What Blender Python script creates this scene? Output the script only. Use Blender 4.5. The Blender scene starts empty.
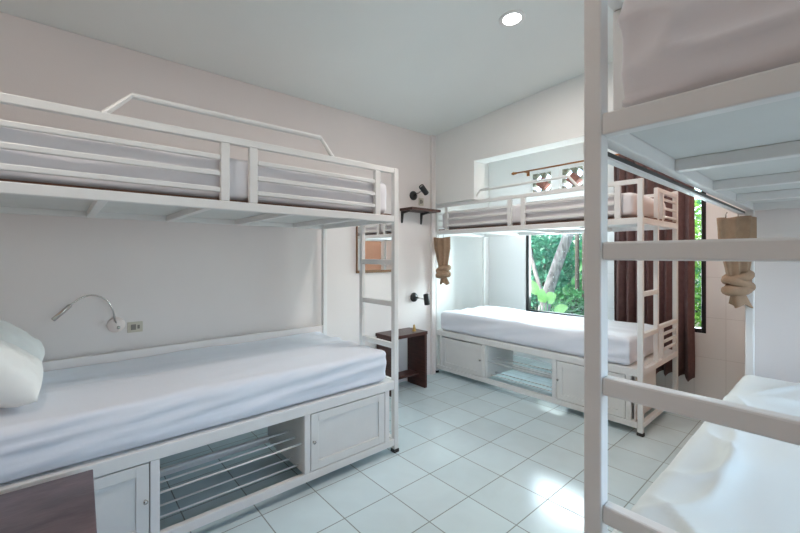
import bpy, bmesh, math, random
from mathutils import Vector, Matrix, noise
random.seed(7)
SC = bpy.context.scene
COL = SC.collection
R = math.radians

# ------------------------------------------------------------------ materials
MATS = {}
def mat(name, col, rough=0.5, metal=0.0, spec=None, noise_amt=0.0, noise_scale=6.0, bump=0.0, bump_scale=40.0, stretch=(1, 1, 1), col2=None, sheen=0.0, transl=0.0):
    m = bpy.data.materials.new(name); m.use_nodes = True
    nt = m.node_tree; N = nt.nodes; L = nt.links
    b = N['Principled BSDF']
    b.inputs['Roughness'].default_value = rough
    b.inputs['Metallic'].default_value = metal
    if spec is not None: b.inputs['Specular IOR Level'].default_value = spec
    if sheen: b.inputs['Sheen Weight'].default_value = sheen
    tc = N.new('ShaderNodeTexCoord'); mp = N.new('ShaderNodeMapping')
    mp.inputs['Scale'].default_value = stretch
    L.new(tc.outputs['Object'], mp.inputs['Vector'])
    nz = N.new('ShaderNodeTexNoise'); nz.inputs['Scale'].default_value = noise_scale
    nz.inputs['Detail'].default_value = 5
    L.new(mp.outputs['Vector'], nz.inputs['Vector'])
    rp = N.new('ShaderNodeValToRGB')
    c2 = col2 if col2 else tuple(c * (1 - noise_amt) for c in col)
    rp.color_ramp.elements[0].position = 0.3; rp.color_ramp.elements[1].position = 0.7
    rp.color_ramp.elements[0].color = (*c2, 1); rp.color_ramp.elements[1].color = (*col, 1)
    L.new(nz.outputs['Fac'], rp.inputs['Fac'])
    L.new(rp.outputs['Color'], b.inputs['Base Color'])
    if bump:
        n2 = N.new('ShaderNodeTexNoise'); n2.inputs['Scale'].default_value = bump_scale
        n2.inputs['Detail'].default_value = 4
        L.new(mp.outputs['Vector'], n2.inputs['Vector'])
        bp = N.new('ShaderNodeBump'); bp.inputs['Strength'].default_value = bump; bp.inputs['Distance'].default_value = 0.01
        L.new(n2.outputs['Fac'], bp.inputs['Height']); L.new(bp.outputs['Normal'], b.inputs['Normal'])
    if transl:
        tr = N.new('ShaderNodeBsdfTranslucent'); mx = N.new('ShaderNodeMixShader')
        mx.inputs['Fac'].default_value = transl
        L.new(rp.outputs['Color'], tr.inputs['Color'])
        L.new(b.outputs['BSDF'], mx.inputs[1]); L.new(tr.outputs['BSDF'], mx.inputs[2])
        L.new(mx.outputs['Shader'], N['Material Output'].inputs['Surface'])
    MATS[name] = m
    return m

WALL = mat('white_wall_paint', (.83, .775, .755), .75, noise_amt=.05, noise_scale=1.3, bump=.05, bump_scale=90)
WALLC = mat('white_alcove_paint', (.84, .85, .835), .7, noise_amt=.04, noise_scale=1.5, bump=.05, bump_scale=90)
CEIL = mat('ceiling_paint', (.83, .87, .855), .8, noise_amt=.04, noise_scale=1.0)
PEACH = mat('peach_wall_paint', (.72, .50, .40), .8, noise_amt=.06, noise_scale=1.5)
ORANGE = mat('orange_wall_paint', (.74, .43, .30), .8, noise_amt=.06, noise_scale=1.5)
METAL = mat('white_enamelled_steel', (.80, .79, .775), .38, noise_amt=.04, noise_scale=9, bump=.03, bump_scale=60)
PANEL = mat('white_painted_board', (.77, .765, .745), .5, noise_amt=.05, noise_scale=5, bump=.05, bump_scale=50)
LINING = mat('white_lining_cloth', (.72, .73, .71), .9, noise_amt=.05, noise_scale=4)
PLY = mat('brown_plywood', (.17, .075, .045), .7, noise_amt=.4, noise_scale=8, stretch=(1, 8, 1))
SHEET = mat('daylit_blue_cotton_sheet', (.78, .81, .88), .9, noise_amt=.03, noise_scale=3, bump=.12, bump_scale=14, sheen=.2)  # white sheet with blue daylight mixed into its colour
SHEETU = mat('warm_lit_cotton_sheet', (.80, .775, .80), .9, noise_amt=.03, noise_scale=3, bump=.12, bump_scale=14, sheen=.2)  # same white sheet, pinkish light on the upper bunks put into its colour
SHEETC = mat('cool_lit_cotton_sheet', (.68, .72, .71), .9, noise_amt=.03, noise_scale=3, bump=.12, bump_scale=14, sheen=.2)  # same white sheet, cool light in its colour, dimmed against the side window
PILLOW = mat('white_pillow_cotton', (.82, .82, .80), .9, noise_amt=.03, noise_scale=5, bump=.15, bump_scale=20)
DARKWOOD = mat('dark_red_brown_wood', (.085, .030, .022), .38, noise_amt=.55, noise_scale=7, stretch=(1, 9, 9), bump=.1, bump_scale=30)
WORN = mat('worn_dark_tabletop', (.15, .105, .115), .3, col2=(.075, .055, .065), noise_scale=11, stretch=(1, .5, 1), bump=.15, bump_scale=35)
BLACK = mat('black_powder_coat', (.012, .012, .013), .35, noise_amt=.1)
CHROME = mat('brushed_chrome', (.62, .60, .57), .25, metal=1.0, noise_amt=.05)
BEIGE = mat('cream_plastic', (.62, .57, .47), .45, noise_amt=.05)
GREY_PL = mat('grey_socket_plastic', (.25, .22, .19), .5, noise_amt=.05)
BRASS = mat('bronze_rod', (.42, .17, .06), .3, metal=.7, noise_amt=.2)
CURT = mat('brown_curtain_cloth', (.215, .13, .125), .85, noise_amt=.2, noise_scale=25, transl=.35)
TAN = mat('tan_canvas', (.37, .245, .16), .9, noise_amt=.15, noise_scale=30, bump=.2, bump_scale=120)
BRICKRED = mat('reddish_concrete', (.33, .14, .11), .9, noise_amt=.35, noise_scale=18, bump=.3, bump_scale=40)
CONC = mat('green_grey_concrete', (.36, .37, .29), .9, noise_amt=.5, noise_scale=22, bump=.3, bump_scale=40)
RUBBER = mat('black_rubber', (.02, .02, .02), .7)
GOLD = mat('golden_resin', (.62, .38, .10), .35, noise_amt=.3, noise_scale=40)
LEAF1 = mat('green_leaves', (.10, .34, .12), .45, col2=(.03, .15, .06), noise_scale=3, transl=.45)
LEAF2 = mat('yellow_green_leaves', (.30, .50, .08), .45, col2=(.12, .32, .06), noise_scale=3, transl=.5)
LEAF3 = mat('bluish_green_leaves', (.09, .33, .20), .45, col2=(.02, .13, .09), noise_scale=3, transl=.4)
LEAFB = mat('pale_green_leaf', (.38, .62, .22), .4, col2=(.22, .48, .14), noise_scale=9, transl=.45)
BARK = mat('mottled_grey_bark', (.30, .28, .27), .95, col2=(.07, .06, .06), noise_scale=22, stretch=(1, 1, .35), bump=.6, bump_scale=30)
BARKD = mat('dark_bark', (.085, .075, .065), .95, noise_amt=.5, noise_scale=18, bump=.5, bump_scale=30)
SOIL = mat('garden_soil', (.10, .12, .05), 1.0, noise_amt=.5, noise_scale=3)
ROOF = mat('roof_board', (.5, .48, .45), .9)

def tiled(name, c, g, sx, sz, ox, oz, axes, width, rough, var=.03, bumpy=0.0, top=None):
    """grid of tiles with thin joints; axes picks which two object axes carry the grid"""
    m = bpy.data.materials.new(name); m.use_nodes = True
    nt = m.node_tree; N = nt.nodes; L = nt.links; b = N['Principled BSDF']
    tc = N.new('ShaderNodeTexCoord'); sp = N.new('ShaderNodeSeparateXYZ')
    L.new(tc.outputs['Object'], sp.inputs[0])
    def math_(op, a, v=None):
        n = N.new('ShaderNodeMath'); n.operation = op
        L.new(a, n.inputs[0])
        if isinstance(v, (int, float)): n.inputs[1].default_value = v
        elif v is not None: L.new(v, n.inputs[1])
        return n.outputs[0]
    masks = []; cells = []
    for ax, s, o in ((axes[0], sx, ox), (axes[1], sz, oz)):
        t = math_('DIVIDE', math_('SUBTRACT', sp.outputs[ax], o), s)
        cells.append(math_('FLOOR', t))
        f = math_('FRACT', t)
        d = math_('MINIMUM', f, math_('SUBTRACT', math_('ADD', math_('MULTIPLY', f, 0.0), 1.0), f))
        masks.append(math_('LESS_THAN', math_('MULTIPLY', d, s), width / 2))
    joint = math_('MAXIMUM', masks[0], masks[1])
    if top: joint = math_('MULTIPLY', math_('MULTIPLY', joint, math_('LESS_THAN', sp.outputs[2], top)), math_('GREATER_THAN', sp.outputs[0], -2.3))
    cx = N.new('ShaderNodeCombineXYZ'); L.new(cells[0], cx.inputs[0]); L.new(cells[1], cx.inputs[1])
    wn = N.new('ShaderNodeTexWhiteNoise'); L.new(cx.outputs[0], wn.inputs['Vector'])
    nz = N.new('ShaderNodeTexNoise'); nz.inputs['Scale'].default_value = 4.0; nz.inputs['Detail'].default_value = 6
    nz.inputs['Distortion'].default_value = 1.2
    L.new(tc.outputs['Object'], nz.inputs['Vector'])
    v = math_('ADD', math_('MULTIPLY', wn.outputs['Value'], var), math_('MULTIPLY', nz.outputs['Fac'], var * 1.6))
    mul = math_('SUBTRACT', math_('ADD', math_('MULTIPLY', v, 0.0), 1.0 + var), v)
    mxv = N.new('ShaderNodeVectorMath'); mxv.operation = 'SCALE'; mxv.inputs[0].default_value = c
    L.new(mul, mxv.inputs['Scale'])
    mix = N.new('ShaderNodeMix'); mix.data_type = 'RGBA'
    L.new(joint, mix.inputs['Factor']); L.new(mxv.outputs[0], mix.inputs['A']); mix.inputs['B'].default_value = (*g, 1)
    L.new(mix.outputs['Result'], b.inputs['Base Color'])
    rr = math_('ADD', math_('MULTIPLY', joint, .5), rough)
    r2 = math_('ADD', rr, math_('MULTIPLY', nz.outputs['Fac'], .06)); L.new(r2, b.inputs['Roughness'])
    bp = N.new('ShaderNodeBump'); bp.inputs['Strength'].default_value = .25; bp.inputs['Distance'].default_value = .002; bp.invert = True
    h = math_('ADD', joint, math_('MULTIPLY', nz.outputs['Fac'], bumpy))
    L.new(h, bp.inputs['Height']); L.new(bp.outputs['Normal'], b.inputs['Normal'])
    return m
FLOOR = tiled('white_floor_tiles', (.62, .735, .77), (.24, .27, .27), .33, .33, -1.838, 1.824, (0, 1), (.0065), .14, .10, 2.0)
WTILE = tiled('white_wall_tiles', (.82, .815, .81), (.68, .67, .66), .26, .41, -.786, .0, (0, 2), .0045, .35, .01, top=1.26)

def glassmat():
    m = bpy.data.materials.new('window_glass'); m.use_nodes = True
    nt = m.node_tree; N = nt.nodes; L = nt.links
    N.remove(N['Principled BSDF'])
    t = N.new('ShaderNodeBsdfTransparent'); t.inputs[0].default_value = (.94, .97, .96, 1)
    g = N.new('ShaderNodeBsdfGlossy'); g.inputs['Roughness'].default_value = .02
    f = N.new('ShaderNodeFresnel'); f.inputs['IOR'].default_value = 1.35
    x = N.new('ShaderNodeMixShader'); L.new(f.outputs[0], x.inputs[0]); L.new(t.outputs[0], x.inputs[1]); L.new(g.outputs[0], x.inputs[2])
    L.new(x.outputs[0], N['Material Output'].inputs['Surface'])
    return m
GLASS = glassmat()
MIRROR = bpy.data.materials.new('mirror_silver'); MIRROR.use_nodes = True
_b = MIRROR.node_tree.nodes['Principled BSDF']; _b.inputs['Metallic'].default_value = 1; _b.inputs['Roughness'].default_value = .015; _b.inputs['Base Color'].default_value = (.88, .88, .87, 1)
def emit(name, col, s):
    m = bpy.data.materials.new(name); m.use_nodes = True
    b = m.node_tree.nodes['Principled BSDF']; b.inputs['Base Color'].default_value = (.9, .9, .9, 1)
    b.inputs['Emission Color'].default_value = (*col, 1); b.inputs['Emission Strength'].default_value = s
    return m
LENS = emit('lit_lamp_lens', (1.0, .97, .95), 14)

# ------------------------------------------------------------------ mesh helpers
class MB:
    def __init__(self): self.bm = bmesh.new()
    def box(self, a, b, bev=0.0, rot=None, seg=2):
        lo = [min(a[i], b[i]) for i in range(3)]; hi = [max(a[i], b[i]) for i in range(3)]
        r = bmesh.ops.create_cube(self.bm, size=1)
        vs = r['verts']
        for v in vs:
            v.co = Vector([(lo[i] + hi[i]) / 2 + v.co[i] * (hi[i] - lo[i]) for i in range(3)])
        if bev:
            es = {e for v in vs for e in v.link_edges}
            nb = bmesh.ops.bevel(self.bm, geom=list(es), offset=bev, segments=seg, affect='EDGES', profile=.5)
            vs = list({v for f in nb['faces'] for v in f.verts} | {v for v in vs if v.is_valid})
        if rot is not None: bmesh.ops.transform(self.bm, matrix=rot, verts=vs)
        return vs
    def tube(self, pts, r, n=8, cap=True, rfun=None):
        pts = [Vector(p) for p in pts]; rings = []
        up = Vector((0, 0, 1))
        t0 = (pts[1] - pts[0]).normalized()
        nrm = t0.cross(up)
        if nrm.length < 1e-3: nrm = t0.cross(Vector((1, 0, 0)))
        nrm.normalize()
        for i, p in enumerate(pts):
            t = (pts[min(i + 1, len(pts) - 1)] - pts[max(i - 1, 0)]).normalized()
            nrm = (nrm - t * nrm.dot(t))
            if nrm.length < 1e-6: nrm = t.orthogonal()
            nrm.normalize(); bn = t.cross(nrm)
            rr = rfun(i / (len(pts) - 1)) if rfun else r
            rings.append([self.bm.verts.new(p + (nrm * math.cos(2 * math.pi * k / n) + bn * math.sin(2 * math.pi * k / n)) * rr) for k in range(n)])
        for a, b in zip(rings, rings[1:]):
            for k in range(n): self.bm.faces.new((a[k], a[(k + 1) % n], b[(k + 1) % n], b[k]))
        if cap:
            self.bm.faces.new(rings[0][::-1]); self.bm.faces.new(rings[-1])
    def lathe(self, prof, c=(0, 0, 0), n=24, M=None):
        """prof: list of (r, z) revolved about z"""
        rings = []
        for r, z in prof:
            if r < 1e-6: rings.append([self.bm.verts.new(Vector((0, 0, z)))])
            else: rings.append([self.bm.verts.new(Vector((r * math.cos(2 * math.pi * k / n), r * math.sin(2 * math.pi * k / n), z))) for k in range(n)])
        for a, b in zip(rings, rings[1:]):
            if len(a) == 1 and len(b) == 1: continue
            for k in range(n):
                if len(a) == 1: self.bm.faces.new((a[0], b[k], b[(k + 1) % n]))
                elif len(b) == 1: self.bm.faces.new((a[k], a[(k + 1) % n], b[0]))
                else: self.bm.faces.new((a[k], a[(k + 1) % n], b[(k + 1) % n], b[k]))
        for v in [v for r in rings for v in r]:
            v.co = (M @ v.co if M is not None else v.co) + Vector(c)
    def prism(self, poly, z0, z1, f=lambda x, y, z: (x, y, z)):
        a = [self.bm.verts.new(f(x, y, z0)) for x, y in poly]; b = [self.bm.verts.new(f(x, y, z1)) for x, y in poly]
        n = len(poly)
        for k in range(n): self.bm.faces.new((a[k], a[(k + 1) % n], b[(k + 1) % n], b[k]))
        self.bm.faces.new(a[::-1]); self.bm.faces.new(b)
    def build(self, name, m, parent=None, smooth=False, loc=None):
        bmesh.ops.recalc_face_normals(self.bm, faces=self.bm.faces[:])
        me = bpy.data.meshes.new(name); self.bm.to_mesh(me); self.bm.free()
        me.materials.append(m)
        if smooth:
            for p in me.polygons: p.use_smooth = True
        o = bpy.data.objects.new(name, me); COL.objects.link(o)
        if parent is not None: o.parent = parent
        if loc: o.location = loc
        return o
def one(name, m, a, b, parent=None, bev=0.0):
    k = MB(); k.box(a, b, bev); return k.build(name, m, parent)
def tag(o, label=None, cat=None, group=None, kind=None):
    if label: o['label'] = label
    if cat: o['category'] = cat
    if group: o['group'] = group
    if kind: o['kind'] = kind
    return o
def empty(name, loc=(0, 0, 0), rz=0.0):
    o = bpy.data.objects.new(name, None); COL.objects.link(o); o.location = loc; o.rotation_euler = (0, 0, rz)
    o.empty_display_size = .1
    return o
def struct(o, label=None): 
    o['kind'] = 'structure'
    if label: o['label'] = label
    return o

# ------------------------------------------------------------------ room shell
XL, XR, YB, YF = -3.38, 1.95, 4.90, -1.75
def zc(x): return 2.915 + .0715 * (x + 3.38)
ZTOP = 3.6
def wall_grid(name, m, axis, p0, p1, a0, a1, z0, z1, holes):
    """wall slab between p0 and p1 along its normal axis, a along the other, with rectangular holes (a0,a1,z0,z1)"""
    k = MB()
    As = sorted({a0, a1, *[h[0] for h in holes], *[h[1] for h in holes]})
    for s, e in zip(As, As[1:]):
        cuts = sorted((h[2], h[3]) for h in holes if h[0] <= s + 1e-6 and h[1] >= e - 1e-6)
        z = z0; spans = []
        for c in cuts:
            if c[0] > z: spans.append((z, c[0]))
            z = c[1]
        if z < z1: spans.append((z, z1))
        for u, w in spans:
            if axis == 'y': k.box((s, p0, u), (e, p1, w))
            else: k.box((p0, s, u), (p1, e, w))
    bmesh.ops.remove_doubles(k.bm, verts=k.bm.verts[:], dist=1e-5)
    seen = {}
    for f in k.bm.faces[:]:
        key = frozenset(v.index for v in f.verts)
    return struct(k.build(name, m))

one('floor', FLOOR, (-3.9, YF - .2, -.12), (XR + .2, 5.06, 0)); struct(bpy.data.objects['floor'], 'white square ceramic floor tiles with grey joints')
k = MB(); k.prism([(-3.95, zc(-3.95)), (2.2, zc(2.2)), (2.2, zc(2.2) + .15), (-3.95, zc(-3.95) + .15)], YF - .25, 5.5, lambda x, z, y: (x, y, z))
struct(k.build('ceiling', CEIL), 'plain off white ceiling')
# left wall, thick so that the alcove behind it is wider
one('wall_left', WALL, (XL - .27, YF - .2, 0), (XL, 3.42, zc(XL) - .002)); struct(bpy.data.objects['wall_left'])
one('trim_1', WALL, (XL, 3.36, 0), (XL + .035, 3.42, zc(XL))); struct(bpy.data.objects['trim_1'], 'narrow white pilaster in the room corner')
one('wall_alcove', WALLC, (-3.83, 3.42, 0), (-3.65, YB + .12, zc(-3.8) - .002)); struct(bpy.data.objects['wall_alcove'])
# wall above the far bunk, with its wide opening
k = MB()
f_ = lambda x, z, y: (x, y, z)
k.prism([(-3.65, 2.078), (-2.75, 2.078), (-2.75, 2.50), (.2, 2.50), (.2, zc(.2)), (-3.65, zc(-3.65))], 3.42, 3.61, f_)
struct(k.build('wall_divider', WALLC), 'white wall and beam above the far bunk bed with a wide opening')
HOLES = [(-3.02, -2.10, .64, 2.20), (-1.74, -.945, .65, 2.20), (-2.94, -2.61, 2.27, 2.61), (-2.51, -2.18, 2.27, 2.61)]
wall_grid('wall_back', WTILE, 'y', YB, YB + .14, -3.83, 2.15, 0, 3.30, HOLES)
one('wall_return', WALL, (-.375, 3.09, 0), (XR + .2, 3.28, 3.25)); struct(bpy.data.objects['wall_return'])
one('wall_alcove_side', ORANGE, (-.375, 3.28, 0), (-.24, YB, zc(-.3))); struct(bpy.data.objects['wall_alcove_side'])
wall_grid('wall_right', WALL, 'x', XR, XR + .15, YF - .2, 3.13, 0, 3.28, [(.35, 2.75, .75, 2.55)])
one('wall_front', PEACH, (-3.65, YF - .15, 0), (XR + .15, YF, 3.28)); struct(bpy.data.objects['wall_front'])

def window(name, x0, x1, z0, z1, bars=()):
    e = empty(name, ((x0 + x1) / 2, YB + .03, z0)); struct(e)
    k = MB(); w = .045; cx = (x0 + x1) / 2
    a, b = x0 - cx, x1 - cx; h = z1 - z0
    for p, q in (((a, 0), (a + w, h)), ((b - w, 0), (b, h)), ((a + w, 0), (b - w, w)), ((a + w, h - w), (b - w, h))):
        k.box((p[0], -.01, p[1]), (q[0], .05, q[1]), .003)
    for x in bars: k.box((x - cx - .02, -.01, w), (x - cx + .02, .05, h - w))
    k.build('window_frame', BLACK, e)
    one('window_pane', GLASS, (a + w, .018, w), (b - w, .022, h - w), e)
    return e
window('window_1', -3.02, -2.10, .64, 2.20)['label'] = 'black framed window onto trees behind the far bunk bed'
window('window_2', -1.74, -.945, .65, 2.20)['label'] = 'black framed window beside the brown curtain'
# wide window in the right wall, out of frame, the daylight source of this side of the room
e = empty('window_3', (XR + .05, 1.55, .75)); struct(e)
k = MB()
for y in (-1.2, -.4, .4, 1.2): k.box((0, y - .025 - .025 * (y > 1) + .025 * (y < -1), 0), (.05, y + .025 - .025 * (y > 1) + .025 * (y < -1), 1.8), .003)
k.box((0, -1.2, 0), (.05, 1.2, .05)); k.box((0, -1.2, 1.75), (.05, 1.2, 1.8)); k.build('window_frame', BLACK, e)
one('window_pane', GLASS, (.02, -1.17, .05), (.024, 1.17, 1.75), e)

# breeze blocks above window 1
def breeze(x, label):
    e = empty('breeze_block', (x, YB + .07, 2.27)); w = .33; h = .34
    tag(e, label, 'breeze block', 'breeze blocks above the window')
    k = MB(); t = .028
    k.box((-w / 2, -.06, 0), (-w / 2 + t, .06, h)); k.box((w / 2 - t, -.06, 0), (w / 2, .06, h))
    k.box((-w / 2 + t, -.06, 0), (w / 2 - t, .06, t)); k.box((-w / 2 + t, -.06, h - t), (w / 2 - t, .06, h))
    k.build('block_frame', WALLC, e)
    k = MB()
    k.prism([(.095, h / 2), (0, h / 2 + .085), (-.095, h / 2), (0, h / 2 - .085)], -.05, .05, lambda x, z, y: (x, y, z))
    k.build('diamond_core', BRICKRED, e)
    fz = lambda x, z, y: (x, y, z)
    for sx in (-1, 1):
        for sz in (-1, 1):
            k = MB(); k.prism([(sx * (w / 2 - t), h / 2 + sz * (h / 2 - t)), (sx * (w / 2 - t - .075), h / 2 + sz * (h / 2 - t)), (sx * (w / 2 - t), h / 2 + sz * (h / 2 - t - .07))], -.05, .05, fz); k.build('corner_rib', CONC, e)
    for s in (-1, 1):
        k = MB(); k.prism([(s * (w / 2 - t), h / 2 + .032), (s * .09, h / 2 + .006), (s * .09, h / 2 - .006), (s * (w / 2 - t), h / 2 - .032)], -.05, .05, fz); k.build('side_rib', CONC, e)
        k = MB(); k.prism([(.04, h / 2 + s * (h / 2 - t)), (.008, h / 2 + s * .083), (-.008, h / 2 + s * .083), (-.04, h / 2 + s * (h / 2 - t))], -.05, .05, fz); k.build('side_rib', CONC, e)
breeze(-2.775, 'left breeze block with reddish diamond above the window, nearer the rod end')
breeze(-2.345, 'right breeze block with reddish diamond above the window, under the grab bar')

# ------------------------------------------------------------------ bunk beds
LEN, WID = 2.26, 1.08
def bunk(cfg):
    """local frame: u (x) along the bed from the ladder end, v (-y) across from the open side, z up"""
    root = empty('bunk_bed', cfg['loc'], cfg['rz'])
    root.scale = (cfg.get('sx', 1), cfg.get('sy', 1), cfg.get('sz', 1.0))
    T = cfg.get('top', 2.09); zd0, zd1 = cfg.get('deck', (1.695, 1.742))
    SL = [zd1 + (T - zd1) * q for q in (.167, .411, .661)]
    tag(root, cfg['label'], 'bunk bed', 'white steel bunk beds')
    P = .04
    def bx(name, m, u0, u1, v0, v1, z0, z1, bev=.004, parent=root):
        return one(name, m, (u0, -v0, z0), (u1, -v1, z1), parent, bev)
    # corner posts
    for (u, v) in ((0, 0), (0, WID - P), (LEN - P, 0), (LEN - P, WID - P)):
        p = bx('bed_post', METAL, u, u + P, v, v + P, .025, T, .005)
        c = MB(); c.box((u - .003, -v + .003, 0), (u + P + .003, -v - P - .003, .025), .003); c.build('foot_cap', RUBBER, p)
    # upper deck
    bx('deck_rail', METAL, P, LEN - P, 0.002, .038, zd0, zd1)
    bx('deck_rail', METAL, P, LEN - P, WID - .038, WID - .002, zd0, zd1)
    bx('deck_rail', METAL, 0.002, .038, P, WID - P, zd0, zd1)
    bx('deck_rail', METAL, LEN - .038, LEN - .002, P, WID - P, zd0, zd1)
    for u in cfg['bars']: bx('cross_bar', METAL, u, u + .04, .038, WID - .038, zd0 + .001, zd1 - .010, .003)
    bx('deck_lining', LINING, .04, LEN - .04, .04, WID - .04, zd1 - .0095, zd1 - .0015, 0)
    if cfg.get('ply', True): bx('plywood_deck', PLY, .012, LEN - .012, .012 + .03, WID - .03, zd1 + .0005, zd1 + .014, 0)
    # guard rails of the open side
    bx('top_rail', METAL, P, LEN - P, .002, .036, T - .038, T)
    for u in (.165, 1.035, 1.185, 2.05): bx('guard_upright', METAL, u, u + .045, .003, .035, zd1, T - .038)
    for a, b in ((.21, 1.035), (1.23, 2.05)):
        for z in SL:
            bx('guard_slat', METAL, a, b, .006, .030, z - .013, z + .013, .005)
    # wall side guard and foot end guard
    bx('top_rail', METAL, P, LEN - P, WID - .036, WID - .004, T - .036, T - .004)
    bx('top_rail', METAL, LEN - .036, LEN - .004, P, WID - P, T - .036, T - .004)
    for z in SL:
        bx('guard_slat', METAL, LEN - .03, LEN - .008, P, WID - P, z - .011, z + .011, .004)
    # ladder at the head of the open side: stile and rungs, guard over the rest of that end
    lw = cfg['lw']
    bx('ladder_stile', METAL, .003, .037, lw, lw + .038, cfg['stile0'], zd0)
    for z in cfg['rungs']: bx('ladder_rung', METAL, .004, .036, P, lw, z - .02, z + .02, .005)
    if cfg['endguard']:
        bx('guard_upright', METAL, .003, .037, lw + .01, lw + .05, zd1, T - .03)
        bx('top_rail', METAL, .004, .036, lw + .05, WID - P, T - .068, T - .03)
        bx('guard_upright', METAL, .004, .036, lw + .16, lw + .19, zd1, T - .068)
        for z in [zz - .01 for zz in SL]: bx('guard_slat', METAL, .008, .03, lw + .19, WID - P, z - .011, z + .011, .004)
    if cfg['footguard']:
        bx('guard_upright', METAL, .004, .036, lw + .16, lw + .19, .53, .80)
        bx('top_rail', METAL, .004, .036, lw + .038, WID - P, .80, .835)
        for z in (.60, .67, .74): bx('guard_slat', METAL, .008, .03, lw + .19, WID - P, z - .011, z + .011, .004)
    # grab bar
    g = cfg['bar']
    k = MB(); k.tube([(g[0], -.018, T - .005), (g[0] + .09, -.018, T + .105), (g[1] - .105, -.018, T + .105), (g[1], -.018, T - .005)], .0140, 10)
    k.build('grab_bar', METAL, root, smooth=False)
    # base: rails, uprights, cabinets
    bx('base_rail', METAL, P, LEN - P, .002, .036, .468, .53)
    bx('base_rail', METAL, P, LEN - P, .002, .036, .055, .105)
    bx('base_rail', METAL, P, LEN - P, WID - .036, WID - .004, .49, .53)
    bx('base_rail', METAL, .002, .036, P, WID - P, .48, .53)
    if cfg.get('board'): bx('wall_side_board', WALL, P, LEN - P, WID - .03, WID - .008, .53, .80)
    bx('base_rail', METAL, LEN - .036, LEN - .002, P, WID - P, .48, .53)
    bx('base_rail', METAL, .745, 1.515, .56, .59, .105, .150)
    bx('base_rail', METAL, .002, .036, P, WID - P, .06, .10)
    bx('base_rail', METAL, LEN - .036, LEN - .002, P, WID - P, .06, .10)
    bx('mattress_base', PANEL, .04, LEN - .04, .04, WID - .04, .500, .528, 0)
    for u in (.085, .71, 1.505, 2.135): bx('base_upright', METAL, u, u + .04, .003, .035, .105, .468)
    for u in (.735, 1.505): bx('cabinet_side', PANEL, u - .004, u + .012, .036, .585, .105, .50, 0)
    for a, b, lo, hi in ((.125, .71, .06, .735), (1.545, 2.135, 1.515, 2.20)):
        bx('cabinet_back', PANEL, lo, hi, .575, .585, .105, .50, 0)
        bx('cabinet_floor', PANEL, lo, hi, .036, .575, .105, .115, 0)
        far = lo if lo < .5 else hi - .012
        bx('cabinet_side', PANEL, far, far + .012, .036, .575, .115, .50, 0)
        d = MB(); a2, b2, z0, z1 = a + .004, b - .004, .110, .462
        if cfg.get('ajar') and a > 1: z1 = .452
        w = .052
        d.box((a2, -.004, z0), (a2 + w, -.024, z1), .002); d.box((b2 - w, -.004, z0), (b2, -.024, z1), .002)
        d.box((a2 + w, -.004, z0), (b2 - w, -.024, z0 + w), .002); d.box((a2 + w, -.004, z1 - w), (b2 - w, -.024, z1), .002)
        d.box((a2 + w, -.014, z0 + w), (b2 - w, -.022, z1 - w))
        door = d.build('cabinet_door', PANEL, root)
        kn = MB(); uk = b2 - .016 if a < 1 else a2 + .016
        kn.lathe([(0, 0), (.006, 0), (.005, .008), (.010, .013), (.010, .019), (0, .022)], (uk, -.004, .29), 12, Matrix.Rotation(R(-90), 3, 'X'))
        kn.build('door_knob', CHROME, door, smooth=True)
    for v, z in ((.045, .282), (.138, .288), (.235, .294), (.096, .132), (.196, .136)):
        k = MB(); k.tube([(.747, -v, z), (1.502, -v, z)], .0055, 8); k.build('rack_rod', METAL, root, smooth=True)
    if cfg['track']:
        k = MB(); k.box((P + .01, .016, zd0 - .022), (LEN - .03, .022, zd0 + .004)); k.box((P + .01, .0, zd0 - .022), (LEN - .03, .016, zd0 - .016)); tr = k.build('curtain_track', METAL, root)
        one('track_slot_shade', BLACK, (P + .01, .0, zd0 - .016), (LEN - .03, .016, zd0 - .004), tr)  # black filler in the track gap, stands for the shade inside it
    return root
A0 = (-2.20, 1.86, 0); B0 = (-1.075, 3.455, 0); C0 = (-.397, .885, 0)
bunk(dict(loc=A0, rz=R(-90), label='long white steel bunk bed along the left wall, with the ladder at its far end', bars=(.30, .79, 1.26, 1.70), lw=.42, stile0=.53, rungs=(1.40, 1.09, .78), endguard=False, footguard=False, bar=(.545, 1.72), track=False, board=True))
bunk(dict(loc=B0, rz=R(180), label='white steel bunk bed under the beam, in front of the window', bars=(.58, 1.13, 1.68), lw=.42, stile0=.53, rungs=(1.44, 1.135, .80), endguard=True, footguard=True, bar=(.51, 1.68), track=False, ajar=True, sx=1.03, sy=.92, top=2.07, deck=(1.705, 1.757)))
bunk(dict(loc=C0, rz=R(90), label='white steel bunk bed in the right foreground, cut off by the frame', bars=(.58, 1.13, 1.66), lw=.46, stile0=.53, rungs=(1.448, 1.152, .872), ply=False, deck=(1.701, 1.749), sx=.965, endguard=False, footguard=False, bar=(.55, 1.70), track=True, sz=1.008))

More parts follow.
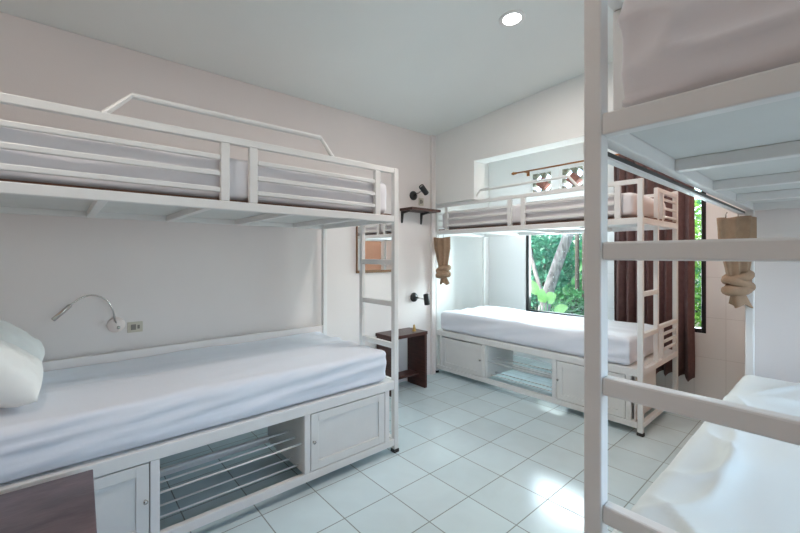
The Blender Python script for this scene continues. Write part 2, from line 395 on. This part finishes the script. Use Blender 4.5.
# ------------------------------------------------------------------ bedding
def loc2w(o, rz, u, v, z):
    c, s = math.cos(rz), math.sin(rz); x, y = u, -v
    return Vector((o[0] + x * c - y * s, o[1] + x * s + y * c, z))
def mattress(name, m, o, rz, u0, u1, v0, v1, z0, z1, rad, wr, label, cat='mattress', group=None, div=(60, 30, 8), seed=0, flat_bottom=True):
    """rounded block with wrinkles wr(u,v,z,normal)->offset"""
    hx, hy, hz = (u1 - u0) / 2, (v1 - v0) / 2, (z1 - z0) / 2
    bm = bmesh.new(); vd = {}
    def P(i, j, k):
        key = (i, j, k)
        if key not in vd:
            p = Vector((-hx + 2 * hx * i / div[0], -hy + 2 * hy * j / div[1], -hz + 2 * hz * k / div[2]))
            q = Vector((max(-hx + rad, min(hx - rad, p.x)), max(-hy + rad, min(hy - rad, p.y)), max(-hz + rad, min(hz - rad, p.z))))
            d = p - q
            n = d.normalized() if d.length > 1e-6 else Vector((0, 0, 1))
            p = q + n * rad
            U, V, Z = p.x + (u0 + u1) / 2, p.y + (v0 + v1) / 2, p.z + (z0 + z1) / 2
            if not (flat_bottom and n.z < -.3):
                p = p + n * wr(U, V, Z, n)
            vd[key] = bm.verts.new((p.x + hx + u0, -(p.y + hy + v0), p.z + hz))
        return vd[key]
    a, b, c = div
    for i in range(a):
        for j in range(b):
            bm.faces.new((P(i, j, c), P(i + 1, j, c), P(i + 1, j + 1, c), P(i, j + 1, c)))
            bm.faces.new((P(i, j, 0), P(i, j + 1, 0), P(i + 1, j + 1, 0), P(i + 1, j, 0)))
    for i in range(a):
        for k in range(c):
            bm.faces.new((P(i, 0, k), P(i + 1, 0, k), P(i + 1, 0, k + 1), P(i, 0, k + 1)))
            bm.faces.new((P(i, b, k), P(i, b, k + 1), P(i + 1, b, k + 1), P(i + 1, b, k)))
    for j in range(b):
        for k in range(c):
            bm.faces.new((P(0, j, k), P(0, j, k + 1), P(0, j + 1, k + 1), P(0, j + 1, k)))
            bm.faces.new((P(a, j, k), P(a, j + 1, k), P(a, j + 1, k + 1), P(a, j, k + 1)))
    bmesh.ops.recalc_face_normals(bm, faces=bm.faces[:])
    me = bpy.data.meshes.new(name); bm.to_mesh(me); bm.free(); me.materials.append(m)
    for p in me.polygons: p.use_smooth = True
    ob = bpy.data.objects.new(name, me); COL.objects.link(ob)
    ob.location = (o[0], o[1], z0); ob.rotation_euler = (0, 0, rz)
    return tag(ob, label, cat, group)
def nz(x, y, z=0.0): return noise.noise(Vector((x, y, z)))
def ridge(t): return 1 - abs(t) * 2
def wrA(u, v, z, n):
    side = abs(n.y)
    w = .017 * ridge(nz(u * .8 + .3 * z, z * 13 + u * .35, 3.1)) * side + .006 * ridge(nz(u * 2.4 + z * 3, z * 22 + u * 2, 13.1)) * side
    w += .006 * nz(u * 2.2, v * 2.5, 5) * n.z
    w += .013 * ridge(nz(u * .9 + v * .6, v * 7 - u * .4, 8.3)) * max(0, n.z)
    return w - .012
def wrB(u, v, z, n):
    w = .020 * ridge(nz(u * 1.2 + z * 3.5, z * 8 + u * 1.5, 1.7)) * abs(n.y)
    w += .016 * ridge(nz(u * 1.6 + v * 1.2, v * 5 - u, 2.2)) * max(0, n.z)
    return w - .014
def wrU(u, v, z, n):
    return .006 * nz(u * 3, z * 6 + v * 4, 9.1) + .006 * ridge(nz(u * 2 - z * 4, z * 8 + u, 4.4)) * max(abs(n.y), abs(n.x)) - .006
def wrC(u, v, z, n):
    e_ = min(1, max(0, (v + .012) / .22)) * min(1, max(0, (1.03 - v) / .15)) * min(1, max(0, (2.10 - u) / .25))
    up = max(0, n.z) * (.12 + .88 * e_)
    a = ridge(nz(u * 1.1 - v * .7, v * 2.0 + u * 1.0, 6.6))
    w = .016 * a * up
    q = max(0, ridge(nz(u * 1.7 + v * 1.1 + .5, v * 3.4 - u * 1.6, 2.6)) ) ** 7
    w += .030 * q * up
    q2 = max(0, ridge(nz(u * 1.2 - v * 1.9, v * 2.2 + u * 2.2, 12.6))) ** 8
    w += .026 * q2 * up
    w += .004 * ridge(nz(u * 2.5, z * 5, v * 2)) * (1 - max(0, n.z))
    return w - .022 * up - .004
def wrCU(u, v, z, n):
    w = (.014 * ridge(nz(v * 2.2 + z * 3.5, z * 7.0 - v * 2.6, 6.1 + u * .3)) + .020 * max(0, ridge(nz(v * 1.5 + z * 2.5 + 4, z * 6.0 - v * 2.0, 3.1))) ** 5) * abs(n.x)
    return w + .008 * nz(u * 3, v * 3, z * 5) - .010
GM, GU = 'white mattresses on the lower bunks', 'white mattresses on the upper bunks'
mattress('mattress', SHEET, A0, R(-90), .07, 2.19, .02, 1.035, .530, .758, .055, wrA, 'white sheeted mattress on the lower bunk along the left wall, with pillows on it', group=GM, div=(110, 44, 16))
mattress('mattress', SHEETU, A0, R(-90), .05, 2.17, .045, 1.03, 1.757, 2.0, .05, wrU, 'white mattress behind the slats of the upper bunk on the left wall', group=GU, div=(90, 34, 12))
mattress('mattress', SHEET, B0, R(180), .10, 2.27, .02, .945, .530, .765, .055, wrB, 'white sheeted mattress on the lower bunk in front of the window', group=GM, div=(90, 40, 14))
mattress('mattress', SHEETU, B0, R(180), .08, 2.26, .045, .945, 1.776, 1.985, .05, wrU, 'white mattress behind the slats of the upper bunk under the beam', group=GU, div=(80, 30, 10))
mattress('mattress', SHEETC, C0, R(90), .05, 2.10, -.012, 1.03, .535, .775, .06, wrC, 'rumpled white sheeted mattress on the lower bunk at right, seen past the ladder', group=GM, div=(140, 80, 14))
mattress('mattress', SHEETU, C0, R(90), .022, 2.10, .060, 1.03, 1.770, 2.03, .03, wrCU, 'white mattress on the upper bunk at top right, partly out of frame', group=GU, div=(90, 60, 24))

def pillow(loc, sx, sy, sz, rot, label, seed):
    bm = bmesh.new(); n = 28; g = {}
    for s in (1, -1):
        for i in range(n + 1):
            for j in range(n + 1):
                a, b = 2 * i / n - 1, 2 * j / n - 1
                edge = (1 - abs(a) ** 2.6) * (1 - abs(b) ** 2.6)
                h = max(0, edge) ** .5
                if (i in (0, n) or j in (0, n)) and s == -1: g[(s, i, j)] = g[(1, i, j)]; continue
                pin = 1 - .05 * (1 - abs(b) ** 2) * abs(a) ** 4
                x = a * sx / 2 * (1 - .06 * (1 - b * b) * abs(a) ** 3); y = b * sy / 2 * (1 - .06 * (1 - a * a) * abs(b) ** 3)
                z = s * h * sz / 2 + .012 * nz(a * 2.2 + seed, b * 2.2, s) * h + .010 * ridge(nz(a * 4 + seed, b * 3 - a, s * 2)) * h * s
                g[(s, i, j)] = bm.verts.new((x, y, z))
    for s in (1, -1):
        for i in range(n):
            for j in range(n):
                q = [g[(s, i, j)], g[(s, i + 1, j)], g[(s, i + 1, j + 1)], g[(s, i, j + 1)]]
                bm.faces.new(q if s > 0 else q[::-1])
    bmesh.ops.recalc_face_normals(bm, faces=bm.faces[:])
    me = bpy.data.meshes.new('pillow'); bm.to_mesh(me); bm.free(); me.materials.append(PILLOW)
    for p in me.polygons: p.use_smooth = True
    o = bpy.data.objects.new('pillow', me); COL.objects.link(o); o.location = loc; o.rotation_euler = rot
    return tag(o, label, 'pillow', 'pillows at the head of the left bunk')
pillow((-2.575, -.225, .925), .46, .36, .22, (R(-40), 0, R(2)), 'plump white pillow nearer the open side of the left lower bunk', 1.3)
pillow((-3.02, -.235, .940), .40, .38, .22, (R(-42), 0, R(-2)), 'plump white pillow against the wall on the left lower bunk, behind another', 7.7)

# ------------------------------------------------------------------ tables, shelf, lamps, mirror
def side_table(loc, rz, sx, sy, h, label, top, legs):
    """sy long; two side boards, a top and a low stretcher shelf"""
    e = empty('side_table', loc, rz); tag(e, label, 'side table')
    one('tabletop', top, (-sx / 2, -sy / 2, h - .035), (sx / 2, sy / 2, h), e, .003)
    for s in (-1, 1):
        y = s * (sy / 2 - .0225)
        one('side_board', legs, (-sx / 2 + .01, y - .0175, 0), (sx / 2 - .005, y + .0175, h - .035), e, .002)
    one('low_shelf', legs, (-sx / 2 + .05, -sy / 2 + .04, .13), (sx / 2 - .10, sy / 2 - .04, .155), e, .002)
    return e
side_table((-3.205, 2.755, 0), 0, .30, .49, .62, 'dark brown wooden side table standing against the wall beside the ladder', DARKWOOD, DARKWOOD)
side_table((-1.81, -.16, 0), R(-1.5), .50, .50, .575, 'worn dark wooden side table in the bottom left corner, beside the left bunk', WORN, DARKWOOD)
# tiny figurine on the far table
k = MB(); k.lathe([(0, 0), (.020, 0), (.022, .006), (.014, .02), (.018, .034), (.010, .046), (.013, .058), (.006, .070), (0, .076)], (0, 0, 0), 16)
tag(k.build('figurine', GOLD, smooth=True, loc=(-3.15, 2.885, .62)), 'small golden figurine on the dark side table by the far wall', 'figurine')

e = empty('wall_shelf', (XL, 3.10, 1.955)); tag(e, 'dark wooden wall shelf on brackets below the upper black spotlight', 'shelf')
one('shelf_board', DARKWOOD, (.002, -.23, 0), (.215, .225, .03), e, .002)
for y in (-.20, .10):
    k = MB(); k.prism([(.002, 0), (.002, -.135), (.014, -.135), (.030, -.03), (.14, -.012), (.14, 0)], y - .009, y + .009, lambda x, z, yy: (x, yy, z))
    k.build('bracket', BLACK, e)

def spotlight(loc, arm, axis, label):
    e = empty('wall_spotlight', loc); e.scale = (1.2, 1.2, 1.2); tag(e, label, 'wall spotlight', 'black wall spotlights')
    Rx = Matrix.Rotation(R(90), 3, 'Y')
    k = MB(); k.lathe([(0, 0), (.045, 0), (.045, .012), (.038, .022), (.012, .026), (0, .026)], (.001, 0, 0), 24, Rx); k.build('base_plate', BLACK, e, smooth=True)
    k = MB(); k.tube([(.02, 0, 0), tuple(Vector(arm) * .6 + Vector((.008, 0, 0))), arm], .0065, 10); k.build('arm', CHROME, e, smooth=True)
    ax = Vector(axis).normalized(); c = Vector(arm) + ax * .0
    M = ax.to_track_quat('Z', 'Y').to_matrix()
    k = MB(); k.lathe([(0, -.052), (.022, -.052), (.027, -.046), (.027, .046), (.024, .052), (.024, .040), (0, .040)], c + Vector((.018, 0, 0)), 20, M); k.build('lamp_head', BLACK, e, smooth=True)
    k = MB(); k.lathe([(.019, .041), (.019, .049), (0, .049)], c + Vector((.018, 0, 0)), 16, M); k.build('bulb', CHROME, e, smooth=True)
spotlight((XL + .001, 3.075, 2.150), (.105, .03, .045), (.0, -.62, .55), 'upper black wall spotlight tilted up above the dark shelf')
spotlight((XL + .001, 3.085, .960), (.15, .015, -.01), (.05, .10, -1), 'lower black wall spotlight above the side table, pointing down')
def socket(loc, w, h, label):
    e = empty('wall_socket', loc); tag(e, label, 'wall socket')
    one('cover_plate', BEIGE, (.0005, -w / 2, -h / 2), (.009, w / 2, h / 2), e, .003)
    k = MB(); k.box((.009, -w * .28, -h * .26), (.012, w * .05, h * .26), .001); k.build('outlet', GREY_PL, e)
    k = MB(); k.box((.009, w * .14, -h * .18), (.0115, w * .30, h * .18), .001); k.build('switch', GREY_PL, e)
socket((XL, .392, .940), .090, .075, 'cream wall socket plate beside the gooseneck reading lamp')
socket((XL, 3.205, 2.090), .075, .090, 'small cream wall switch plate above the dark shelf')

e = empty('reading_lamp', (XL, .283, .968)); tag(e, 'chrome gooseneck reading lamp with round wall plate above the left lower bunk', 'reading lamp')
Rx = Matrix.Rotation(R(90), 3, 'Y')
WARMPLATE = mat('blush_white_plastic', (.80, .70, .66), .4)
k = MB(); k.lathe([(0, 0), (.052, 0), (.052, .008), (.046, .016), (.02, .020), (0, .020)], (.001, 0, 0), 28, Rx); k.build('wall_plate', WARMPLATE, e, smooth=True)
k = MB(); k.lathe([(0, .018), (.010, .018), (.010, .026), (0, .028)], (0, .012, -.018), 14, Rx); k.build('switch_button', CHROME, e, smooth=True)
gp = [(-3.355, .282, .985), (-3.335, .273, 1.014), (-3.31, .258, 1.086), (-3.29, .227, 1.148), (-3.27, .179, 1.183), (-3.25, .132, 1.191), (-3.24, .083, 1.173), (-3.225, .040, 1.137)]
gp = [Vector(p) - Vector((XL, .283, .968)) for p in gp]
def smooth_path(P, n=6):
    out = []
    for i in range(len(P) - 1):
        p0, p1, p2, p3 = P[max(i - 1, 0)], P[i], P[i + 1], P[min(i + 2, len(P) - 1)]
        for s in range(n):
            t = s / n
            out.append(.5 * ((2 * p1) + (p2 - p0) * t + (2 * p0 - 5 * p1 + 4 * p2 - p3) * t * t + (3 * p1 - p0 - 3 * p2 + p3) * t ** 3))
    return out + [P[-1]]
k = MB(); k.tube(smooth_path(gp), .0052, 10); k.build('gooseneck', CHROME, e, smooth=True)
h0, h1 = gp[-1], Vector((-3.20, -.039, 1.058)) - Vector((XL, .283, .968))
ax = (h1 - h0); M = ax.normalized().to_track_quat('Z', 'Y').to_matrix(); Lh = ax.length
k = MB(); k.lathe([(0, -.006), (.008, -.006), (.0125, .004), (.0125, Lh), (.010, Lh), (.010, Lh - .006), (0, Lh - .006)], h0, 16, M); k.build('lamp_head', CHROME, e, smooth=True)

e = empty('wall_mirror', (XL, 2.52, 1.265)); tag(e, 'brown wooden framed mirror on the left wall behind the ladder', 'mirror')
FRAME = mat('golden_brown_wood', (.27, .14, .06), .5, noise_amt=.4, noise_scale=9, stretch=(1, 6, 1))
k = MB(); w, h, t = .49, .62, .028
k.box((.001, -w / 2, 0), (.024, w / 2, t), .002); k.box((.001, -w / 2, h - t), (.024, w / 2, h), .002)
k.box((.001, -w / 2, t), (.024, -w / 2 + .010, h - t), .002); k.box((.001, w / 2 - .010, t), (.024, w / 2, h - t), .002)
k.build('mirror_frame', FRAME, e)
one('mirror_glass', MIRROR, (.002, -w / 2 + .010, t), (.012, w / 2 - .010, h - t), e)

# recessed ceiling lamps
def downlight(x, y, label, watts=None):
    e = empty('downlight', (x, y, zc(x))); e.rotation_euler = (0, -math.atan(.0715), 0)
    tag(e, label, 'ceiling lamp', 'recessed ceiling lamps')
    k = MB(); k.lathe([(.060, -.004), (.083, -.006), (.088, -.002), (.088, .0)], (0, 0, 0), 40); k.build('trim_ring', METAL, e, smooth=True)
    k = MB(); k.lathe([(0, -.0035), (.061, -.0035), (.061, 0)], (0, 0, 0), 40); k.build('lens', LENS, e, smooth=True)
    ld = bpy.data.lights.new('lamp_light', 'AREA'); ld.shape = 'DISK'; ld.size = .12; ld.energy = watts or LAMP_W; ld.color = (1.0, .90, .83)
    lo = bpy.data.objects.new('lamp_light', ld); COL.objects.link(lo); lo.location = (x, y, zc(x) - .02)
LAMP_W = 14
downlight(-1.50, 2.27, 'round lit recessed lamp in the ceiling above the aisle')
downlight(-1.05, 4.25, 'added unseen fill lamp in the alcove ceiling near the brown curtain', 6)  # fill lamp added out of view to brighten the alcove wall and floor
downlight(-1.35, -.25, 'added unseen fill lamp in the ceiling behind the viewpoint', 7)  # unseen lamp added for warm light on the near side of the room

# ------------------------------------------------------------------ curtains
e = empty('curtain_rod', (-2.04, YB - .10, 2.615)); tag(e, 'bronze curtain rod with pointed finial above the windows', 'curtain rod')
k = MB(); k.tube([(-1.06, 0, 0), (1.20, 0, 0)], .011, 12); k.build('pole', BRASS, e, smooth=True)
for s in (-1, 1):
    k = MB(); k.lathe([(0, -.01), (.013, -.01), (.013, .01), (.020, .018), (.013, .026), (.024, .042), (.018, .060), (.007, .078), (0, .086)], (-1.06 if s < 0 else 1.20, 0, 0), 16, Matrix.Rotation(R(90 * s), 3, 'Y')); k.build('finial', BRASS, e, smooth=True)
for x in (-.93, 1.1):
    k = MB(); k.box((x - .01, 0, -.012), (x + .01, .10, .0)); k.box((x - .02, .088, -.05), (x + .02, .10, .03)); k.build('bracket', BRASS, e)

def pleated(name, x0, x1, y, z0, z1, label, seed, amp, n):
    bm = bmesh.new(); nu, nv = n * 12, 30; g = []
    for j in range(nv + 1):
        t = j / nv; row = []
        for i in range(nu + 1):
            s = i / nu
            ph = 2 * math.pi * n * s + 1.2 * nz(s * 4 + seed, t * .8)
            a = amp * (.55 + .6 * t) * (1 + .5 * nz(s * 3, seed))
            x = x0 + (x1 - x0) * s + .25 * amp * math.sin(2 * ph) * .5 + .02 * nz(s * 2, t * 2 + seed) * t
            z = z1 + (z0 + .030 * nz(s * 7 + seed, 3.3) + .022 * math.sin(ph + 1) - z1) * t
            row.append(bm.verts.new((x, y + a * math.sin(ph), z)))
        g.append(row)
    for j in range(nv):
        for i in range(nu): bm.faces.new((g[j][i], g[j][i + 1], g[j + 1][i + 1], g[j + 1][i]))
    me = bpy.data.meshes.new(name); bm.to_mesh(me); bm.free(); me.materials.append(CURT)
    for p in me.polygons: p.use_smooth = True
    o = bpy.data.objects.new(name, me); COL.objects.link(o)
    sd = o.modifiers.new('thick', 'SOLIDIFY'); sd.thickness = .004
    return tag(o, label, 'curtain', 'brown window curtains')
pleated('window_curtain', -1.80, -1.03, YB - .10, .185, 2.60, 'long brown pleated curtain hanging before the right window, behind the far bunk', 2.2, .045, 8)

def knotted(loc, rz, w, h, label, lean, seed):
    """tan bed curtain gathered on the rail and tied in a knot"""
    e = empty('knotted_curtain', loc, rz); tag(e, label, 'bed curtain', 'tan knotted bed curtains')
    bm = bmesh.new(); n, m = 56, 26; g = []
    hb = h * .66
    for j in range(m + 1):
        t = j / m
        ww = w / 2 * (1 - .08 * t if t < .35 else (.972 - .50 * ((t - .35) / .65) ** .9))
        dd = .045 * (1 - .35 * t)
        row = []
        for i in range(n):
            a = 2 * math.pi * i / n
            pl = 1 + .36 * math.sin(7 * a + seed + .6 * nz(t * 2, seed)) * (.6 + .4 * t) + .12 * nz(math.cos(a) * 2 + seed, math.sin(a) * 2, t * 2)
            row.append(bm.verts.new((ww * math.cos(a) * (1 + .10 * math.sin(5 * a + seed)) + lean * t, dd * math.sin(a) * pl * 1.4, -hb * t + (.006 * math.sin(2 * a + seed) if j == 0 else 0))))
        g.append(row)
    for j in range(m):
        for i in range(n): bm.faces.new((g[j][i], g[j][(i + 1) % n], g[j + 1][(i + 1) % n], g[j + 1][i]))
    bm.faces.new(g[-1]); bmesh.ops.recalc_face_normals(bm, faces=bm.faces[:])
    me = bpy.data.meshes.new('gathered_cloth'); bm.to_mesh(me); bm.free(); me.materials.append(TAN)
    for p in me.polygons: p.use_smooth = True
    o = bpy.data.objects.new('gathered_cloth', me); COL.objects.link(o); o.parent = e
    o.modifiers.new('thick', 'SOLIDIFY').thickness = .005
    # knot: overlapping rolled wraps
    k = MB(); zc_ = -hb - h * .04
    for q, (tilt, rr, th, dz) in enumerate(((R(20), w * .29, w * .15, .03), (R(-24), w * .31, w * .15, -.01), (R(8), w * .29, w * .17, -.045), (R(42), w * .24, w * .15, -.02))):
        pts = []
        for i in range(25):
            a = 2 * math.pi * i / 24
            pts.append((lean + rr * math.cos(a), .75 * rr * math.sin(a), zc_ + dz + math.tan(tilt) * rr * math.cos(a) * .8))
        k.tube(pts, th, 12, False, lambda t, th=th, q=q: th * (.8 + .28 * math.sin(9 * t + q) * .5 + .2 * nz(t * 5, q + seed)))
    k.build('knot', TAN, e, smooth=True)
    k = MB()  # loose tail under the knot
    b2 = bmesh.new(); rows = []
    for j in range(13):
        t = j / 12; row = []
        for i in range(28):
            a = 2 * math.pi * i / 28
            rr = w * (.15 + .09 * t)
            p = 1 + .28 * math.sin(4 * a + seed) * t
            row.append(b2.verts.new((lean + w * .10 * t + rr * math.cos(a) * p, rr * .6 * math.sin(a) * p, zc_ - .05 - h * .17 * t + .012 * math.sin(3 * a) * t)))
        rows.append(row)
    for j in range(12):
        for i in range(28): b2.faces.new((rows[j][i], rows[j][(i + 1) % 28], rows[j + 1][(i + 1) % 28], rows[j + 1][i]))
    k.bm.free(); bmesh.ops.recalc_face_normals(b2, faces=b2.faces[:])
    me = bpy.data.meshes.new('loose_end'); b2.to_mesh(me); b2.free(); me.materials.append(TAN)
    for p in me.polygons: p.use_smooth = True
    o = bpy.data.objects.new('loose_end', me); COL.objects.link(o); o.parent = e; o.modifiers.new('thick', 'SOLIDIFY').thickness = .005
    for x in (-w * .28, w * .08):
        k = MB(); k.tube([(x, 0, -.015), (x, 0, .02), (x + .008, 0, .032)], .003, 8); k.build('hanging_hook', CHROME, e, smooth=True)
knotted((-3.24, 3.425, 1.665), 0, .23, .58, 'tan curtain tied in a knot at the left post of the far bunk bed', .02, 1.1)
knotted((-.432, 2.965, 1.672), R(48), .20, .54, 'tan curtain tied in a knot at the far post of the right bunk bed', .012, 4.2)

# ------------------------------------------------------------------ garden outside
one('garden_ground', SOIL, (-14, 5.3, -.25), (8, 18, -.08)); struct(bpy.data.objects['garden_ground'])
def leaves(n, fn, size, seed, fold=.25):
    rnd = random.Random(seed); vs, fs = [], []
    for _ in range(n):
        c = fn(rnd)
        if c is None: continue
        c = Vector(c); L = size * rnd.uniform(.6, 1.3); W = L * rnd.uniform(.38, .55)
        d = Vector((rnd.uniform(-1, 1), rnd.uniform(-1, .6), rnd.uniform(-1, .35))).normalized()
        s = d.cross(Vector((rnd.uniform(-.4, .4), rnd.uniform(-.4, .4), 1))).normalized(); up = s.cross(d)
        b = len(vs)
        vs += [c, c + d * L * .35 + s * W / 2 + up * W * fold, c + d * L * .7 + s * W * .4 + up * W * fold * .6, c + d * L, c + d * L * .7 - s * W * .4 + up * W * fold * .6, c + d * L * .35 - s * W / 2 + up * W * fold, c + d * L * .5 - up * W * .05]
        fs += [(b, b + 1, b + 6), (b + 1, b + 2, b + 6), (b + 2, b + 3, b + 6), (b + 3, b + 4, b + 6), (b + 4, b + 5, b + 6), (b + 5, b, b + 6)]
    return vs, fs
def foliage(parent, m, n, fn, size, seed):
    vs, fs = leaves(n, fn, size, seed)
    me = bpy.data.meshes.new('foliage'); me.from_pydata([tuple(v) for v in vs], [], fs); me.materials.append(m)
    o = bpy.data.objects.new('foliage', me); COL.objects.link(o); o.parent = parent
    return o
def blob(cx, cy, cz, rx, ry, rz):
    def f(r):
        while True:
            a, b, c = r.uniform(-1, 1), r.uniform(-1, 1), r.uniform(-1, 1)
            if a * a + b * b + c * c < 1: return (cx + a * rx, cy + b * ry, cz + c * rz)
    return f
def bush(x, y, rx, ry, h, m, n, size, seed, label, name='shrub', trunk=True):
    e = empty(name, (x, y, -.1)); tag(e, label, name, 'garden plants beyond the windows')
    foliage(e, m, n, blob(0, 0, h / 2, rx, ry, h / 2), size, seed)
    if trunk:
        k = MB(); rnd = random.Random(seed)
        for q in range(3):
            dx = rnd.uniform(-.4, .4) * rx
            k.tube([(0, 0, 0), (dx * .4, .05 * q, h * .3), (dx, .1 * q, h * .75)], .03, 7, rfun=lambda t: .032 - .02 * t)
        k.build('stems', BARKD, e, smooth=True)
# the two trees seen through the left window
e = empty('leaning_tree', (-3.55, 6.2, -.1)); tag(e, 'leaning tree with mottled grey trunk outside the left window', 'tree')
k = MB(); base = Vector((-3.55, 6.2, -.1))
pts = [(-3.55, 6.2, -.1), (-3.47, 6.2, .45), (-3.37, 6.2, .86), (-3.20, 6.2, 1.34), (-3.01, 6.2, 1.83), (-2.85, 6.25, 2.35), (-2.75, 6.4, 3.1)]
k.tube(smooth_path([Vector(p) - base for p in pts], 8), .085, 16, rfun=lambda t: .105 - .035 * t); k.build('trunk', BARK, e, smooth=True)
foliage(e, LEAF1, 1200, blob(.8, .3, 4.7, 1.3, 1.0, .8), .14, 5)
e = empty('slender_tree', (-3.60, 6.6, -.1)); tag(e, 'slender pale tree trunk behind the left edge of the window', 'tree')
base = Vector((-3.60, 6.6, -.1)); pts = [(-3.60, 6.6, -.1), (-3.64, 6.6, .45), (-3.78, 6.6, .90), (-3.945, 6.6, 1.46), (-4.01, 6.6, 1.84), (-4.05, 6.7, 2.9)]
k = MB(); k.tube(smooth_path([Vector(p) - base for p in pts], 6), .05, 12, rfun=lambda t: .045 - .018 * t); k.build('trunk', BARK, e, smooth=True)
e = empty('dark_tree', (-3.28, 7.0, -.1)); tag(e, 'thin dark tree trunk at the right of the left window', 'tree')
k = MB()
for dx in (0, .13): k.tube([(dx, 0, 0), (dx + .02, .02, .9), (dx + .03, 0, 2.0), (dx * 1.5, 0, 3.2)], .04, 10, rfun=lambda t: .042 - .01 * t)
k.build('trunk', BARKD, e, smooth=True)
# big pale leaves right outside the pane
e = empty('broadleaf_plant', (-3.02, 5.45, -.1)); tag(e, 'plant with big pale green leaves just outside the left window', 'plant')
def bigleaf(parent, base, tip, w, name='leaf'):
    base, tip = Vector(base), Vector(tip); d = tip - base; s = d.cross(Vector((0, -1, .3))).normalized(); up = s.cross(d).normalized()
    bm = bmesh.new(); n = 9; rows = []
    for i in range(n + 1):
        t = i / n; ww = w * (math.sin(math.pi * min(1, t * .93 + .07)) ** .7)
        row = []
        for j in (-1, -.5, 0, .5, 1):
            row.append(bm.verts.new(base + d * t + s * ww / 2 * j + up * (abs(j) * ww * .15 - .10 * w * t * t)))
        rows.append(row)
    for i in range(n):
        for j in range(4): bm.faces.new((rows[i][j], rows[i][j + 1], rows[i + 1][j + 1], rows[i + 1][j]))
    me = bpy.data.meshes.new(name); bm.to_mesh(me); bm.free(); me.materials.append(LEAFB)
    for p in me.polygons: p.use_smooth = True
    o = bpy.data.objects.new(name, me); COL.objects.link(o); o.parent = parent
for b, t, w in (((-.02, 0, .84), (.0, -.10, 1.05), .17), ((.04, 0, .86), (.19, -.05, .98), .19), ((.02, 0, .86), (-.10, -.02, .97), .15), ((-.15, .05, .95), (-.27, .0, 1.17), .17), ((.1, .1, .7), (.3, .1, .8), .15)):
    bigleaf(e, b, t, w)
k = MB()
for tx, ty, tz in ((-.02, 0, .84), (.04, 0, .86), (-.15, .05, .95)): k.tube([(0, 0, 0), (tx * .5, ty, tz * .6), (tx, ty, tz)], .008, 7)
k.build('stems', LEAF1, e, smooth=True)
bush(-4.35, 7.6, .70, .6, 2.5, LEAF3, 2300, .13, 21, 'bluish green shrub left of the leaning trunk, outside the left window')
bush(-2.85, 7.75, .75, .6, 2.35, LEAF1, 2400, .13, 22, 'mid green leafy shrub right of the leaning trunk, outside the left window')
bush(-3.3, 6.80, .55, .08, 1.0, LEAF1, 1100, .11, 27, 'low green shrub around the foot of the leaning trunk')
bush(-6.5, 11.6, 1.4, .8, 2.9, LEAF1, 2600, .17, 23, 'tall dark shrub in the distance beyond the left window')
bush(-4.5, 9.7, 1.5, .8, 2.9, LEAF3, 2800, .17, 24, 'tall bluish shrub farthest behind the leaning trunk')
bush(-1.32, 7.4, .75, .6, 2.7, LEAF2, 2200, .12, 25, 'yellow green shrub outside the right window')
bush(-2.4, 11.6, 1.3, .8, 3.0, LEAF1, 2400, .16, 26, 'tall green shrub behind the yellow green one outside the right window')
bush(.3, 8.5, 1.1, .8, 2.7, LEAF1, 1500, .16, 28, 'green shrub at the right end of the garden')
k = MB(); k.tube([(-1.95, 6.6, 1.2), (-1.55, 6.6, 1.42), (-1.2, 6.62, 1.55), (-.9, 6.6, 1.6)], .03, 8)
tag(k.build('fallen_branch', BARK, smooth=True), 'pale slanting branch outside the right window', 'branch')

# ------------------------------------------------------------------ light
W = bpy.data.worlds.new('World'); SC.world = W; W.use_nodes = True
bg = W.node_tree.nodes['Background']
sky = W.node_tree.nodes.new('ShaderNodeTexSky'); sky.sky_type = 'NISHITA'; sky.sun_disc = False
sky.sun_elevation = R(50); sky.sun_rotation = R(200); sky.air_density = 1.0; sky.dust_density = 3.0
W.node_tree.links.new(sky.outputs[0], bg.inputs['Color']); bg.inputs['Strength'].default_value = 1.15
def sun(d, s, col, ang):
    l = bpy.data.lights.new('sun', 'SUN'); l.energy = s; l.color = col; l.angle = R(ang)
    o = bpy.data.objects.new('sun', l); COL.objects.link(o); o.rotation_euler = Vector(d).to_track_quat('-Z', 'Y').to_euler(); o.location = (0, 0, 8)
sun((.25, .62, -.75), 3.8, (1, .96, .88), 4)
def area(name, loc, d, sx, sy, e, col):
    l = bpy.data.lights.new(name, 'AREA'); l.shape = 'RECTANGLE'; l.size = sx; l.size_y = sy; l.energy = e; l.color = col
    o = bpy.data.objects.new(name, l); COL.objects.link(o); o.location = loc; o.rotation_euler = Vector(d).to_track_quat('-Z', 'Z').to_euler(); return o
# skylight entering through the three windows
area('window_daylight', (XR + .35, 1.55, 1.65), (-1, 0, -.05), 2.3, 1.75, 32, (.78, .87, 1.0))
area('window_daylight', (-2.56, YB + .35, 1.52), (0, -1, -.05), .9, 1.36, 85, (.82, .95, 1.0))
area('window_daylight', (-1.34, YB + .35, 1.45), (0, -1, -.05), .75, 1.5, 65, (.82, .95, 1.0))

# ------------------------------------------------------------------ camera
cd = bpy.data.cameras.new('Camera'); cam = bpy.data.objects.new('Camera', cd); COL.objects.link(cam)
cam.location = (0, 0, 1.45); cam.rotation_euler = (R(90), 0, R(48.24))
cd.sensor_width = 36; cd.lens = 389.4 / 800 * 36; cd.shift_x = -9.2 / 800; cd.shift_y = -11.1 / 800; cd.clip_start = .02
SC.camera = cam
vs = SC.view_settings; vs.view_transform = 'Standard'; vs.look = 'None'; vs.gamma = 1; vs.exposure = 0.48; vs.use_curve_mapping = False
SC.cycles.use_denoising = True; SC.cycles.max_bounces = 12; SC.cycles.diffuse_bounces = 6; SC.cycles.sample_clamp_indirect = 8
